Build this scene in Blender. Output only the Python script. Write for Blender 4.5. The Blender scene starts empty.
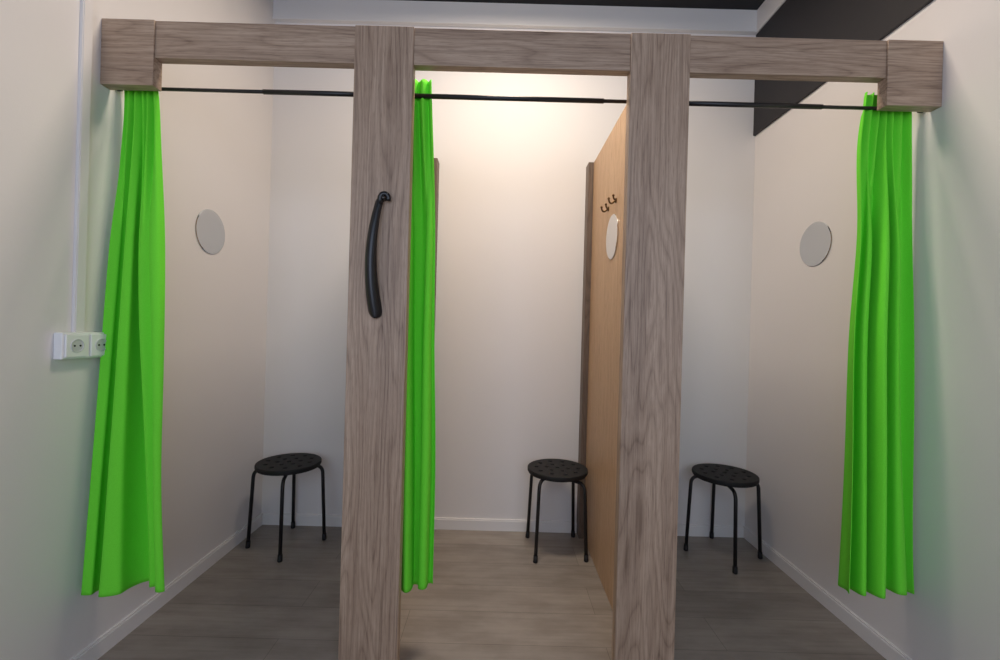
import bpy, bmesh, math, random
from mathutils import Vector, Matrix
random.seed(4)
scn = bpy.context.scene
scn.view_settings.view_transform = 'Standard'
scn.view_settings.look = 'None'
scn.view_settings.exposure = 0.0

# ---------------------------------------------------------------- dims
XL, XR, YB, YF = -1.40, 1.50, 2.58, -1.4
HC = 3.144
FY0, FY1 = 1.48, 1.52

# ---------------------------------------------------------------- materials
def srgb(r, g, b):
    def f(c):
        c /= 255.0
        return c/12.92 if c <= 0.04045 else ((c+0.055)/1.055)**2.4
    return (f(r), f(g), f(b), 1.0)

def base_mat(name, col, rough=0.6, metal=0.0):
    m = bpy.data.materials.new(name); m.use_nodes = True
    b = m.node_tree.nodes['Principled BSDF']
    b.inputs['Base Color'].default_value = col
    b.inputs['Roughness'].default_value = rough
    b.inputs['Metallic'].default_value = metal
    return m, m.node_tree.nodes, m.node_tree.links, b

def noise_node(N, L, vec, scale, detail=4, rough=0.55):
    n = N.new('ShaderNodeTexNoise'); n.inputs['Scale'].default_value = scale
    n.inputs['Detail'].default_value = detail; n.inputs['Roughness'].default_value = rough
    L.new(vec, n.inputs['Vector']); return n

def mapping(N, L, src, scale, loc=(0, 0, 0)):
    mp = N.new('ShaderNodeMapping'); mp.inputs['Scale'].default_value = scale
    mp.inputs['Location'].default_value = loc
    L.new(src, mp.inputs['Vector']); return mp.outputs['Vector']

def ramp(N, L, src, stops):
    r = N.new('ShaderNodeValToRGB')
    e = r.color_ramp.elements
    while len(e) < len(stops): e.new(0.5)
    for i, (p, c) in enumerate(stops):
        e[i].position = p; e[i].color = c
    L.new(src, r.inputs['Fac']); return r.outputs['Color']

def mixc(N, L, a, b, fac, mode='MIX'):
    m = N.new('ShaderNodeMix'); m.data_type = 'RGBA'; m.blend_type = mode
    if isinstance(fac, float): m.inputs['Factor'].default_value = fac
    else: L.new(fac, m.inputs['Factor'])
    L.new(a, m.inputs['A']); L.new(b, m.inputs['B'])
    return m.outputs['Result']

def bump(N, L, b, src, strength, dist=0.002):
    n = N.new('ShaderNodeBump'); n.inputs['Strength'].default_value = strength
    n.inputs['Distance'].default_value = dist
    L.new(src, n.inputs['Height']); L.new(n.outputs['Normal'], b.inputs['Normal'])

def plaster(name, col):
    m, N, L, b = base_mat(name, col, 0.75)
    tc = N.new('ShaderNodeTexCoord').outputs['Object']
    n1 = noise_node(N, L, tc, 1.3, 3)
    c = ramp(N, L, n1.outputs['Fac'], [(0.3, tuple(x*0.97 for x in col[:3])+(1,)), (0.7, col)])
    L.new(c, b.inputs['Base Color'])
    n2 = noise_node(N, L, tc, 90, 6, 0.7)
    bump(N, L, b, n2.outputs['Fac'], 0.25, 0.0015)
    return m

def wood(name, dark, mid, light, axis='Z', rough=0.5, seed=0.0, figmix=0.40):
    m, N, L, b = base_mat(name, mid, rough)
    tc = N.new('ShaderNodeTexCoord').outputs['Object']
    def sc(a, l):
        return {'Z': (a, a, l), 'X': (l, a, a), 'Y': (a, l, a)}[axis]
    # wavy cathedral figure
    v0 = mapping(N, L, tc, sc(6.5, 0.75), (seed, seed*0.7, seed*1.3))
    n0 = noise_node(N, L, v0, 1.0, 2, 0.45)
    mul = N.new('ShaderNodeMath'); mul.operation = 'MULTIPLY'; mul.inputs[1].default_value = 20.0
    L.new(n0.outputs['Fac'], mul.inputs[0])
    fr = N.new('ShaderNodeMath'); fr.operation = 'FRACT'
    L.new(mul.outputs[0], fr.inputs[0])
    fig = ramp(N, L, fr.outputs[0], [(0.0, dark), (0.10, mid), (0.55, light), (0.86, mid), (1.0, dark)])
    # broad tone variation
    v3 = mapping(N, L, tc, sc(16.0, 0.5), (seed*3, 1, seed))
    n3 = noise_node(N, L, v3, 1.0, 2, 0.5)
    br_ = ramp(N, L, n3.outputs['Fac'], [(0.34, dark), (0.48, mid), (0.66, light)])
    fig = mixc(N, L, fig, br_, 0.40)
    # fine long streaks
    v1 = mapping(N, L, tc, sc(190.0, 2.6), (seed*2, 3, seed))
    n1 = noise_node(N, L, v1, 1.0, 4, 0.6)
    st = ramp(N, L, n1.outputs['Fac'], [(0.34, dark), (0.48, mid), (0.66, light)])
    c = mixc(N, L, fig, st, figmix)
    # pores: short thin dashes
    v2 = mapping(N, L, tc, sc(420.0, 18.0), (1, seed, 2))
    n2 = noise_node(N, L, v2, 1.0, 2, 0.6)
    po = ramp(N, L, n2.outputs['Fac'], [(0.36, (0.64, 0.60, 0.58, 1)), (0.47, (1, 1, 1, 1))])
    c = mixc(N, L, c, po, 0.65, 'MULTIPLY')
    L.new(c, b.inputs['Base Color'])
    bump(N, L, b, n2.outputs['Fac'], 0.2, 0.0006)
    return m

M_wall = plaster('wall_paint', srgb(228, 224, 222))
M_white = base_mat('white_trim', srgb(230, 227, 225), 0.45)[0]
M_plastic = base_mat('white_plastic', srgb(240, 240, 240), 0.3)[0]
M_socket_in = base_mat('socket_inner_plastic', srgb(205, 205, 208), 0.35)[0]
M_hole = base_mat('dark_hole', srgb(15, 15, 15), 0.8)[0]
M_ceil, N, L, b = base_mat('charcoal_ceiling', srgb(36, 35, 38), 0.8)
tc = N.new('ShaderNodeTexCoord').outputs['Object']
n = noise_node(N, L, tc, 60, 5); bump(N, L, b, n.outputs['Fac'], 0.2)
M_panel, N, L, b = base_mat('charcoal_panel', srgb(38, 36, 39), 0.6)
tc = N.new('ShaderNodeTexCoord').outputs['Object']
n = noise_node(N, L, tc, 40, 5); bump(N, L, b, n.outputs['Fac'], 0.15)

gd, gm, gl = srgb(112, 90, 74), srgb(164, 139, 118), srgb(192, 168, 146)
M_oakV = wood('grey_oak_vertical', gd, gm, gl, 'Z', 0.5, 0.3)
M_oakV2 = wood('grey_oak_vertical_b', gd, gm, gl, 'Z', 0.5, 5.1)
M_oakH = wood('grey_oak_horizontal', gd, gm, gl, 'X', 0.5, 2.2)
M_part = wood('warm_oak_partition', srgb(170, 136, 104), srgb(190, 156, 122), srgb(204, 174, 140), 'Z', 0.5, 7.7, 0.6)
M_post = wood('brown_oak_post', srgb(74, 62, 54), srgb(104, 88, 76), srgb(124, 106, 92), 'Z', 0.5, 9.1)

# floor planks
M_floor, N, L, b = base_mat('laminate_floor', srgb(150, 140, 130), 0.40)
tc = N.new('ShaderNodeTexCoord').outputs['Object']
br = N.new('ShaderNodeTexBrick'); L.new(mapping(N, L, tc, (1, 1, 1), (0.35, 0.07, 0)), br.inputs['Vector'])
br.offset = 0.37; br.offset_frequency = 2
br.inputs['Scale'].default_value = 1.0
br.inputs['Brick Width'].default_value = 1.25; br.inputs['Row Height'].default_value = 0.19
br.inputs['Mortar Size'].default_value = 0.0010; br.inputs['Mortar Smooth'].default_value = 0.3
br.inputs['Color1'].default_value = srgb(142, 134, 126)
br.inputs['Color2'].default_value = srgb(156, 147, 138)
br.inputs['Mortar'].default_value = srgb(104, 97, 91)
g = noise_node(N, L, mapping(N, L, tc, (2.0, 55, 1)), 1.0, 6, 0.62)
gc = ramp(N, L, g.outputs['Fac'], [(0.3, (0.80, 0.79, 0.78, 1)), (0.5, (0.97, 0.97, 0.97, 1)), (0.75, (1.10, 1.10, 1.10, 1))])
g2 = noise_node(N, L, mapping(N, L, tc, (4.0, 10, 1)), 1.0, 5, 0.6)
gc2 = ramp(N, L, g2.outputs['Fac'], [(0.35, (0.78, 0.765, 0.75, 1)), (0.6, (1.05, 1.05, 1.05, 1))])
c = mixc(N, L, br.outputs['Color'], gc, 0.7, 'MULTIPLY')
c = mixc(N, L, c, gc2, 0.85, 'MULTIPLY')
L.new(c, b.inputs['Base Color'])
bump(N, L, b, g.outputs['Fac'], 0.1, 0.001)

# curtain
M_curt, N, L, b = base_mat('lime_green_fabric', srgb(112, 226, 62), 0.95)
b.inputs['Specular IOR Level'].default_value = 0.2
tcn = N.new('ShaderNodeTexCoord').outputs['Object']
wv = noise_node(N, L, mapping(N, L, tcn, (900, 900, 900)), 1.0, 2)
cc = ramp(N, L, wv.outputs['Fac'], [(0.35, srgb(110, 228, 56)), (0.65, srgb(126, 241, 68))])
L.new(cc, b.inputs['Base Color'])
bump(N, L, b, wv.outputs['Fac'], 0.15, 0.0006)
tr = N.new('ShaderNodeBsdfTranslucent'); L.new(cc, tr.inputs['Color'])
ms = N.new('ShaderNodeMixShader'); ms.inputs[0].default_value = 0.06
out = N['Material Output']
L.new(b.outputs[0], ms.inputs[1]); L.new(tr.outputs[0], ms.inputs[2]); L.new(ms.outputs[0], out.inputs['Surface'])

M_black = base_mat('black_painted_steel', srgb(17, 17, 20), 0.5)[0]
M_seat = base_mat('black_seat_plastic', srgb(14, 14, 17), 0.7)[0]
M_rod = base_mat('black_rod', srgb(20, 20, 23), 0.4)[0]
M_horn = base_mat('black_glossy_plastic', srgb(12, 12, 16), 0.3)[0]
M_mirror = base_mat('mirror_glass', (0.66, 0.67, 0.67, 1), 0.04, 1.0)[0]
M_brass = base_mat('aged_brass', srgb(96, 74, 48), 0.35, 1.0)[0]
M_steel = base_mat('grey_steel', srgb(110, 110, 112), 0.35, 1.0)[0]

# ---------------------------------------------------------------- mesh helpers
def mk(name, verts, faces, mat, smooth=False):
    me = bpy.data.meshes.new(name); me.from_pydata(verts, [], faces); me.update()
    if smooth:
        for p in me.polygons: p.use_smooth = True
    o = bpy.data.objects.new(name, me); scn.collection.objects.link(o)
    if mat: me.materials.append(mat)
    return o

def from_bm(name, bm, mat, smooth=False):
    bmesh.ops.recalc_face_normals(bm, faces=bm.faces)
    me = bpy.data.meshes.new(name); bm.to_mesh(me); bm.free()
    if smooth:
        for p in me.polygons: p.use_smooth = True
    o = bpy.data.objects.new(name, me); scn.collection.objects.link(o)
    if mat: me.materials.append(mat)
    return o

def add_box(bm, lo, hi):
    r = bmesh.ops.create_cube(bm, size=1.0)
    c = [(lo[i]+hi[i])/2 for i in range(3)]; s = [hi[i]-lo[i] for i in range(3)]
    for v in r['verts']:
        v.co = Vector((c[i]+v.co[i]*s[i] for i in range(3)))
    return r['verts']

def box(name, lo, hi, mat, bev=0.0, segs=2):
    bm = bmesh.new(); add_box(bm, lo, hi)
    if bev > 0:
        bmesh.ops.bevel(bm, geom=bm.edges[:], offset=bev, segments=segs, affect='EDGES', profile=0.5)
    return from_bm(name, bm, mat)

def boxes(name, lst, mat, bev=0.0):
    bm = bmesh.new()
    for lo, hi in lst: add_box(bm, lo, hi)
    if bev > 0:
        bmesh.ops.bevel(bm, geom=bm.edges[:], offset=bev, segments=2, affect='EDGES', profile=0.5)
    return from_bm(name, bm, mat)

def sweep(name, pts, rad, mat, segs=14):
    pts = [Vector(p) for p in pts]
    rads = rad if isinstance(rad, list) else [rad]*len(pts)
    V, F = [], []
    t0 = (pts[1]-pts[0]).normalized()
    up = Vector((0, 0, 1)) if abs(t0.z) < 0.9 else Vector((1, 0, 0))
    nrm = (up - t0*up.dot(t0)).normalized()
    for i, p in enumerate(pts):
        if i == 0: t = t0
        elif i == len(pts)-1: t = (pts[i]-pts[i-1]).normalized()
        else: t = ((pts[i+1]-pts[i]).normalized()+(pts[i]-pts[i-1]).normalized()).normalized()
        nrm = (nrm - t*nrm.dot(t)).normalized(); bn = t.cross(nrm)
        for k in range(segs):
            a = 2*math.pi*k/segs
            V.append(p + (nrm*math.cos(a)+bn*math.sin(a))*rads[i])
    for i in range(len(pts)-1):
        for k in range(segs):
            k2 = (k+1) % segs
            F.append((i*segs+k, i*segs+k2, (i+1)*segs+k2, (i+1)*segs+k))
    F.append(tuple(range(segs-1, -1, -1)))
    n0 = (len(pts)-1)*segs
    F.append(tuple(n0+k for k in range(segs)))
    return mk(name, [tuple(v) for v in V], F, mat, True)

def fillet(path, r, n=8):
    P = [Vector(p) for p in path]; out = [P[0]]
    for i in range(1, len(P)-1):
        a = (P[i-1]-P[i]).normalized(); c = (P[i+1]-P[i]).normalized()
        s, e = P[i]+a*r, P[i]+c*r
        for k in range(n+1):
            t = k/n
            out.append(s*(1-t)**2 + P[i]*2*t*(1-t) + e*t*t)
    out.append(P[-1]); return out

def lathe(name, prof, mat, segs=48, axis='Z', loc=(0, 0, 0)):
    V, F = [], []
    for (r, h) in prof:
        for k in range(segs):
            a = 2*math.pi*k/segs
            x, y, z = r*math.cos(a), r*math.sin(a), h
            if axis == 'X': x, y, z = z, x, y
            if axis == 'Y': x, y, z = x, z, y
            V.append((x+loc[0], y+loc[1], z+loc[2]))
    for i in range(len(prof)-1):
        for k in range(segs):
            k2 = (k+1) % segs
            F.append((i*segs+k, i*segs+k2, (i+1)*segs+k2, (i+1)*segs+k))
    F.append(tuple(range(segs))); n0 = (len(prof)-1)*segs
    F.append(tuple(n0+k for k in range(segs)))
    bm = bmesh.new(); vs = [bm.verts.new(v) for v in V]
    for f in F: bm.faces.new([vs[i] for i in f])
    return from_bm(name, bm, mat)

def group(name, loc, kids, rotz=0.0, local=False):
    e = bpy.data.objects.new(name, None); scn.collection.objects.link(e)
    e.empty_display_size = 0.1
    e.location = loc; e.rotation_euler = (0, 0, rotz)
    bpy.context.view_layer.update()
    for k in kids:
        k.parent = e
        if not local: k.matrix_parent_inverse = e.matrix_world.inverted()
    return e

# ---------------------------------------------------------------- room shell
box('floor', (XL-0.1, YF-0.1, -0.1), (XR+0.1, YB+0.1, 0.0), M_floor)
box('ceiling', (XL-0.1, YF-0.1, HC), (XR+0.1, YB+0.1, HC+0.1), M_ceil)
box('wall_left', (XL-0.1, YF, 0), (XL, YB, HC), M_wall)
box('wall_right', (XR, YF, 0), (XR+0.1, YB, HC), M_wall)
box('wall_back', (XL-0.1, YB, 0), (XR+0.1, YB+0.1, HC), M_wall)
# wall behind the camera with a wide window
WX0, WX1, WZ0, WZ1 = -1.25, 1.35, 0.75, 2.75
boxes('wall_front', [((XL-0.1, YF-0.1, 0), (WX0, YF, HC)), ((WX1, YF-0.1, 0), (XR+0.1, YF, HC)),
                     ((WX0, YF-0.1, 0), (WX1, YF, WZ0)), ((WX0, YF-0.1, WZ1), (WX1, YF, HC))], M_wall)
mx = (WX0+WX1)/2
boxes('window_1', [((WX0, YF-0.08, WZ0), (WX0+0.06, YF-0.02, WZ1)), ((WX1-0.06, YF-0.08, WZ0), (WX1, YF-0.02, WZ1)),
                   ((WX0+0.06, YF-0.08, WZ0), (WX1-0.06, YF-0.02, WZ0+0.06)), ((WX0+0.06, YF-0.08, WZ1-0.06), (WX1-0.06, YF-0.02, WZ1)),
                   ((mx-0.03, YF-0.08, WZ0+0.06), (mx+0.03, YF-0.02, WZ1-0.06))], M_plastic)

# cornice along back and right wall
boxes('trim_1', [((XL, YB-0.022, 3.01), (XR-0.022, YB, HC)), ((XL, YB-0.03, 3.01), (XR-0.03, YB-0.022, 3.022))], M_white)
boxes('trim_2', [((XR-0.022, YF, 3.01), (XR, YB, HC))], M_white)
# charcoal band high on right wall
box('wall_panel_dark', (XR-0.014, YF, 2.405), (XR, YB-0.001, 3.01), M_panel, 0.001)

# baseboards
PR0, PR1 = 0.52, 0.545     # right partition faces
PL0, PL1 = -0.445, -0.42
def bb(x0, x1): return [((x0, YB-0.013, 0), (x1, YB, 0.058)), ((x0, YB-0.009, 0.058), (x1, YB, 0.066))]
boxes('baseboard_back', bb(XL+0.013, PL0-0.001) + bb(PL1+0.031, PR0-0.031) + bb(PR1+0.001, XR-0.013), M_white)
boxes('baseboard_left', [((XL, YF, 0), (XL+0.013, YB, 0.058)), ((XL, YF, 0.058), (XL+0.009, YB, 0.066))], M_white)
boxes('baseboard_right', [((XR-0.013, YF, 0), (XR, YB, 0.058)), ((XR-0.009, YF, 0.058), (XR, YB, 0.066))], M_white)

# ---------------------------------------------------------------- timber front
def px(dx, z=FY0): return dx*z/430.0
BT = 2.236
p1 = (px(-153), px(-94)); p2 = (px(123.5), px(183))
box('wooden_pillar', (p1[0], FY0, 0), (p1[1], FY1, BT), M_oakV, 0.0015)
box('wooden_pillar', (p2[0], FY0, 0), (p2[1], FY1, BT), M_oakV2, 0.0015)
BZ0 = 2.108
bl = XL+0.182; brx = XR-0.190
kids = []
for i, (a, c_) in enumerate([(bl, p1[0]), (p1[1], p2[0]), (p2[1], brx)]):
    kids.append(box('header_board_%d' % (i+1), (a, FY0+0.006, BZ0), (c_, FY1, BT), M_oakH, 0.001))
kids.append(box('end_block_left', (XL, FY0, 2.010), (bl, FY1+0.0, BT), M_oakH, 0.0015))
kids.append(box('end_block_right', (brx, FY0, 2.010), (XR, FY1+0.0, BT), M_oakH, 0.0015))
group('wooden_header_beam', (0.05, 1.5, 2.16), kids)

# partitions
def partition(x0, x1, side):
    pan = box('panel', (x0, FY1, 0.0), (x1, 2.50, 2.19), M_part, 0.001)
    if side > 0: post = box('rear_post', (x0-0.03, 2.50, 0), (x1, YB, 2.19), M_post, 0.001)
    else: post = box('rear_post', (x0, 2.50, 0), (x1+0.03, YB, 2.19), M_post, 0.001)
    group('cabin_partition', ((x0+x1)/2, 2.0, 0), [pan, post])
partition(PR0, PR1, 1)
partition(PL0, PL1, -1)

# ---------------------------------------------------------------- curtain rods
RZ, RY = 2.034, 1.548
def rod(x0, x1, split):
    a = sweep('inner_tube', [(x0+0.008, RY, RZ), (x1-0.008, RY, RZ)], 0.0062, M_rod)
    if split > 0: b_ = sweep('outer_tube', [(x0+0.008, RY, RZ), (x0+(x1-x0)*split, RY, RZ)], 0.0085, M_rod)
    else: b_ = sweep('outer_tube', [(x0+(x1-x0)*(-split), RY, RZ), (x1-0.008, RY, RZ)], 0.0085, M_rod)
    c1 = sweep('end_cap_1', [(x0, RY, RZ), (x0+0.012, RY, RZ)], 0.011, M_rod)
    c2 = sweep('end_cap_2', [(x1-0.012, RY, RZ), (x1, RY, RZ)], 0.011, M_rod)
    group('curtain_rod', ((x0+x1)/2, RY, RZ), [a, b_, c1, c2])
rod(XL, PL0, -0.55)
rod(PL1, PR0, 0.82)
rod(PR1, XR, 0.62)

# ---------------------------------------------------------------- curtains
def lerp_tab(tab, t):
    n = len(tab)
    for i in range(n-1):
        if t <= tab[i+1][0] or i == n-2:
            k = (t-tab[i][0])/(tab[i+1][0]-tab[i][0])
            p1_, p2_ = tab[i][1], tab[i+1][1]
            h = tab[i+1][0]-tab[i][0]
            m1 = (tab[i+1][1]-tab[i-1][1])/(tab[i+1][0]-tab[i-1][0])*h if i > 0 else (p2_-p1_)
            m2 = (tab[i+2][1]-tab[i][1])/(tab[i+2][0]-tab[i][0])*h if i < n-2 else (p2_-p1_)
            return (2*k**3-3*k*k+1)*p1_+(k**3-2*k*k+k)*m1+(-2*k**3+3*k*k)*p2_+(k**3-k*k)*m2

def curtain(xl, xr, yc, amp, ftop, fbot, ztop, zbot, seed, tilt=0.0):
    """gathered heading that relaxes into a few broad, uneven, rounded folds"""
    rnd = random.Random(seed)
    NU, NV = 300, 130
    ph = [rnd.uniform(0, 6.28) for _ in range(12)]
    S = math.sin; TP = 2*math.pi
    V, F = [], []
    for j in range(NV+1):
        v = j/NV
        a, b_ = lerp_tab(xl, v), lerp_tab(xr, v)
        y0, am = lerp_tab(yc, v), lerp_tab(amp, v)
        k = min(1, max(0, (v-0.02)/0.34)); k = k*k*(3-2*k)
        for i in range(NU+1):
            u = i/NU
            P1 = TP*(ftop*u + 0.16*S(TP*u+ph[0]) + 0.08*S(2*TP*u+ph[1]))
            P2 = TP*(fbot*u + 0.24*S(TP*u+ph[2]+1.1*v) + 0.12*S(2*TP*u+ph[3]-1.6*v) + 0.05*S(5.5*v+ph[4])) + ph[9]
            A2 = 1+0.32*S(TP*u*1.3+ph[5]+1.8*v)+0.15*S(TP*u*2.4+ph[6]-2.6*v)
            s1 = S(P1)*(1+0.25*S(TP*u*1.7+ph[7]))
            s2 = A2*(S(P2)+0.20*S(2*P2+ph[8]))
            s = 0.8*s1*(1-k)+s2*k+0.07*s1*k
            edge = min(1.0, S(math.pi*min(1, max(0, u)))*2.2)
            x = a+(b_-a)*u - S(2*P2)*k*(b_-a)/fbot*0.11*edge
            y = y0 + am*s
            zr = ztop-(ztop-zbot)*v
            g = math.exp(-((zr-RZ)/0.014)**2)
            y = y*(1-0.35*g)+RY*0.35*g
            zb = 0.005*S(TP*u*0.9+ph[10])*v + tilt*(u-0.5)*v - 0.009*s2*k*v
            zt = 0.005*S(P1+1.0)*(1-v)
            V.append((x, y, zr+zb+zt))
    W = NU+1
    for j in range(NV):
        for i in range(NU):
            F.append((j*W+i, j*W+i+1, (j+1)*W+i+1, (j+1)*W+i))
    o = mk('green_curtain', V, F, M_curt, True)
    s = o.modifiers.new('thick', 'SOLIDIFY'); s.thickness = 0.0018; s.offset = 0
    return o

curtain([(0, -1.380), (0.3, -1.386), (0.7, -1.388), (1, -1.388)], [(0, -1.262), (0.15, -1.240), (0.35, -1.205), (0.6, -1.165), (0.8, -1.135), (1, -1.090)],
        [(0, 1.556), (0.1, 1.558), (0.5, 1.52), (1, 1.460)], [(0, 0.012), (0.15, 0.020), (0.5, 0.036), (1, 0.048)], 5, 2.6, 2.085, 0.285, 12, 0.02)
curtain([(0, -0.415), (0.5, -0.405), (1, -0.40)], [(0, -0.272), (0.25, -0.252), (0.5, -0.244), (0.75, -0.228), (1, -0.226)],
        [(0, 1.556), (0.3, 1.585), (1, 1.592)], [(0, 0.014), (0.3, 0.030), (1, 0.036)], 5, 3, 2.095, 0.245, 23)
curtain([(0, 1.300), (0.12, 1.280), (0.3, 1.275), (0.5, 1.248), (0.75, 1.232), (1, 1.212)], [(0, 1.458), (0.3, 1.474), (1, 1.486)],
        [(0, 1.557), (0.1, 1.560), (0.5, 1.540), (1, 1.505)], [(0, 0.014), (0.15, 0.024), (0.5, 0.040), (1, 0.050)], 6, 3.7, 2.092, 0.322, 37, -0.02)

# ---------------------------------------------------------------- stools
def seat_mesh(rad, z0, z1):
    cu = bpy.data.curves.new('seatc', 'CURVE'); cu.dimensions = '2D'; cu.fill_mode = 'BOTH'
    def circ(cx, cy, r, n):
        sp = cu.splines.new('POLY'); sp.points.add(n-1)
        for k in range(n):
            a = 2*math.pi*k/n
            sp.points[k].co = (cx+r*math.cos(a), cy+r*math.sin(a), 0, 1)
        sp.use_cyclic_u = True
    bv = 0.004
    circ(0, 0, rad-bv, 72)
    circ(0, 0, 0.011+bv, 20)
    for k in range(6):
        a = 2*math.pi*k/6; circ(0.058*math.cos(a), 0.058*math.sin(a), 0.010+bv, 20)
    for k in range(10):
        a = 2*math.pi*(k+0.5)/10; circ(0.115*math.cos(a), 0.115*math.sin(a), 0.011+bv, 20)
    cu.extrude = (z1-z0)/2-bv; cu.bevel_depth = bv; cu.bevel_resolution = 3
    o = bpy.data.objects.new('seatc', cu); scn.collection.objects.link(o)
    bpy.context.view_layer.update()
    dg = bpy.context.evaluated_depsgraph_get()
    me = bpy.data.meshes.new_from_object(o.evaluated_get(dg))
    bpy.data.objects.remove(o)
    for v in me.vertices: v.co.z += (z0+z1)/2
    me.materials.clear(); me.materials.append(M_seat)
    me.name = 'seat'
    return me
SEAT = seat_mesh(0.165, 0.430, 0.450)

def stool(x, y, rot):
    kids = []
    s = bpy.data.objects.new('seat', SEAT); scn.collection.objects.link(s); kids.append(s)
    kids.append(lathe('seat_rim', [(0.150, 0.424), (0.160, 0.424), (0.160, 0.433), (0.150, 0.433)], M_seat, 64))
    for i, a in enumerate([0, math.pi/2]):
        ca, sa = math.cos(a), math.sin(a)
        zt = 0.419 if i == 0 else 0.4005
        def P(r, z): return (r*ca, r*sa, z)
        path = fillet([P(0.190, 0.012), P(0.171, zt), P(-0.171, zt), P(-0.190, 0.012)], 0.045, 10)
        kids.append(sweep('leg_pair_%d' % (i+1), path, 0.0092, M_black, 16))
        for j, sg in enumerate((1, -1)):
            kids.append(sweep('foot_cap_%d' % (i*2+j+1), [P(sg*0.1908, 0.0), P(sg*0.1905, 0.004), P(sg*0.1888, 0.035)], [0.0105, 0.0122, 0.0112], M_seat, 16))
    group('round_stool', (x, y, 0), kids, rot, local=True)
stool(-1.135, 2.355, math.radians(16.7))
stool(0.338, 2.375, math.radians(50))
stool(1.256, 2.365, math.radians(-10))

# ---------------------------------------------------------------- mirrors
def mirror(face_x, y, z, nrm):
    r = 0.105
    prof = [(r-0.001, 0.0), (r, 0.001), (r, 0.0035), (r-0.003, 0.005)]
    prof = [(p[0], face_x+nrm*p[1]) for p in prof]
    o = lathe('round_wall_mirror', prof, M_mirror, 72, 'X', (0, y, z))
    return o
mirror(XL, 2.06, 1.632, 1)
mirror(XR, 2.060, 1.652, -1)
mirror(PR0, 2.035, 1.655, -1)

# ---------------------------------------------------------------- coat hooks
def hook(y, z):
    x = PR0; q = 0.6
    plate = lathe('back_plate', [(0.012, x), (0.012, x-0.003), (0.009, x-0.005)], M_brass, 24, 'X', (0, y, z))
    k = [plate]
    pts = [(x-0.003, y, z), (x-0.02*q, y, z-0.012*q), (x-0.034*q, y, z-0.024*q), (x-0.048*q, y, z-0.02*q), (x-0.056*q, y, z-0.004*q), (x-0.058*q, y, z+0.012*q)]
    k.append(sweep('prong_lower', fillet(pts, 0.004, 4), 0.0042, M_brass, 10))
    pts = [(x-0.003, y, z+0.002), (x-0.014*q, y, z+0.006*q), (x-0.022*q, y, z+0.022*q), (x-0.023*q, y, z+0.036*q)]
    k.append(sweep('prong_upper', fillet(pts, 0.004, 4), 0.0038, M_brass, 10))
    for nm, c in (('tip_lower', (x-0.058*q, y, z+0.014*q)), ('tip_upper', (x-0.023*q, y, z+0.038*q))):
        bm = bmesh.new(); bmesh.ops.create_uvsphere(bm, u_segments=12, v_segments=8, radius=0.0058, matrix=Matrix.Translation(c))
        k.append(from_bm(nm, bm, M_brass, True))
    group('coat_hook', (x, y, z), k)
hook(1.985, 1.812)
hook(2.125, 1.812)

# ---------------------------------------------------------------- shoehorn on left pillar
def shoehorn():
    cx, zt, zb = px(-126, 1.46), 1.640, 1.228
    n, m = 60, 16
    V, F = [], []
    for i in range(n+1):
        t = i/n
        z = zt-(zt-zb)*t
        X = cx + 0.010 - 0.026*math.sin(math.pi*min(1, t*0.92))**0.75 + 0.000*t
        Y = FY0-0.014 - 0.020*math.sin(math.pi*t)
        w = 0.0140 + 0.0120*max(0, (t-0.10)/0.90)**0.9
        if t > 0.93: w *= math.sqrt(max(0.02, 1-((t-0.93)/0.072)**2))
        if t < 0.03: w *= 0.6+0.4*t/0.03
        cur = 0.35+0.9*t     # curl of the blade
        th = 0.0060-0.0030*t
        ring = []
        for k in range(m):
            a = -1+2*k/(m-1)
            ring.append((X+w*a, Y + cur*w*(a*a)*0.8 - 0.004 - th*math.sqrt(max(0, 1-a**4)), z))
        for k in range(m):
            a = 1-2*k/(m-1)
            ring.append((X+w*a*0.98, Y + cur*w*(a*a)*0.8 - 0.004, z))
        V += ring
    R = 2*m
    for i in range(n):
        for k in range(R):
            k2 = (k+1) % R
            F.append((i*R+k, i*R+k2, (i+1)*R+k2, (i+1)*R+k))
    F.append(tuple(range(R-1, -1, -1))); F.append(tuple(n*R+k for k in range(R)))
    body = mk('blade', V, F, M_horn, True)
    hx = cx+0.010
    pts = [(hx, FY0-0.018, zt-0.025), (hx-0.002, FY0-0.020, zt), (hx+0.006, FY0-0.020, zt+0.012), (hx+0.020, FY0-0.018, zt+0.012), (hx+0.027, FY0-0.016, zt+0.001), (hx+0.024, FY0-0.015, zt-0.010)]
    hk = sweep('hooked_handle', fillet(pts, 0.006, 5), 0.0088, M_horn, 14)
    peg = sweep('wall_peg', [(hx+0.011, FY0, zt-0.004), (hx+0.011, FY0-0.028, zt-0.002)], 0.0045, M_steel, 12)
    group('shoehorn', (cx, FY0, zt), [body, hk, peg])
shoehorn()

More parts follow.
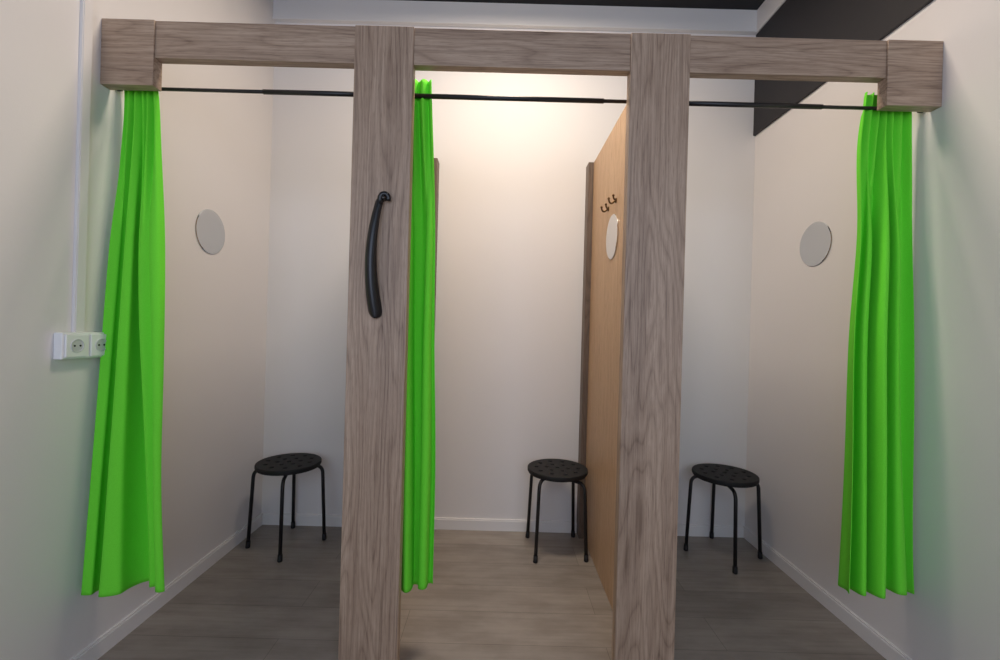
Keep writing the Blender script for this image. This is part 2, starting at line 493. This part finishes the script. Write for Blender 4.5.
# ---------------------------------------------------------------- socket + cable duct on left wall
def socket():
    yc, zc = 1.434, 1.112
    k = [box('housing', (XL, yc-0.086, zc-0.043), (XL+0.028, yc+0.086, zc+0.043), M_plastic, 0.004, 3)]
    for i, s in enumerate((-1, 1)):
        y = yc+s*0.042
        k.append(box('cover_%d' % (i+1), (XL+0.028, y-0.037, zc-0.037), (XL+0.034, y+0.037, zc+0.037), M_plastic, 0.003, 2))
        X = XL+0.034
        k.append(lathe('well_%d' % (i+1), [(0.0215, X), (0.0215, X+0.002), (0.0195, X+0.002), (0.0185, X+0.0002)], M_socket_in, 32, 'X', (0, y, zc)))
        for j, t in enumerate((-1, 1)):
            k.append(lathe('contact_hole_%d_%d' % (i+1, j+1), [(0.0032, X+0.0002), (0.0032, X+0.0012)], M_hole, 12, 'X', (0, y+t*0.0095, zc)))
    group('wall_power_socket', (XL, yc, zc), k)
    boxes('cable_duct', [((XL, 1.405, zc+0.043), (XL+0.010, 1.440, HC)), ((XL+0.010, 1.408, zc+0.043), (XL+0.012, 1.437, HC))], M_wall)
socket()

# ---------------------------------------------------------------- ceiling lamp (above middle cabin)
M_em, N, L, b = base_mat('warm_lamp_glass', (1, 0.9, 0.78, 1), 0.4)
b.inputs['Emission Color'].default_value = (1.0, 0.86, 0.70, 1); b.inputs['Emission Strength'].default_value = 4
lx, ly = 0.05, 1.68
k = [box('lamp_base', (lx-0.31, ly-0.19, HC-0.03), (lx+0.31, ly+0.19, HC), M_white, 0.004),
     box('lamp_diffuser', (lx-0.29, ly-0.17, HC-0.06), (lx+0.29, ly+0.17, HC-0.03), M_em, 0.01, 3)]
group('ceiling_lamp', (lx, ly, HC), k)

def area(name, loc, rot, sx, sy, power, col, shape='RECTANGLE'):
    l = bpy.data.lights.new(name, 'AREA'); l.shape = shape; l.size = sx; l.size_y = sy
    l.energy = power; l.color = col
    o = bpy.data.objects.new(name, l); scn.collection.objects.link(o)
    o.location = loc; o.rotation_euler = rot
    return o
area('lamp_light', (lx, ly, HC-0.065), (0, 0, 0), 0.56, 0.32, 30, (1.0, 0.86, 0.71))
area('window_daylight', ((WX0+WX1)/2, YF+0.01, (WZ0+WZ1)/2), (math.radians(90), 0, 0), WX1-WX0-0.1, WZ1-WZ0-0.1, 28, (0.70, 0.79, 1.0))

w = bpy.data.worlds.new('sky'); scn.world = w; w.use_nodes = True
bg = w.node_tree.nodes['Background']
bg.inputs[0].default_value = (0.6, 0.75, 1.0, 1); bg.inputs[1].default_value = 1.0

# ---------------------------------------------------------------- camera
cam = bpy.data.cameras.new('camera'); co = bpy.data.objects.new('camera', cam); scn.collection.objects.link(co)
cam.sensor_width = 36; cam.lens = 430/1000*36; cam.clip_start = 0.05
M = Matrix.Rotation(math.radians(90), 4, 'X') @ Matrix.Rotation(math.radians(1.55), 4, 'Z')
co.matrix_world = Matrix.Translation((0, 0, 1.2)) @ M
scn.camera = co
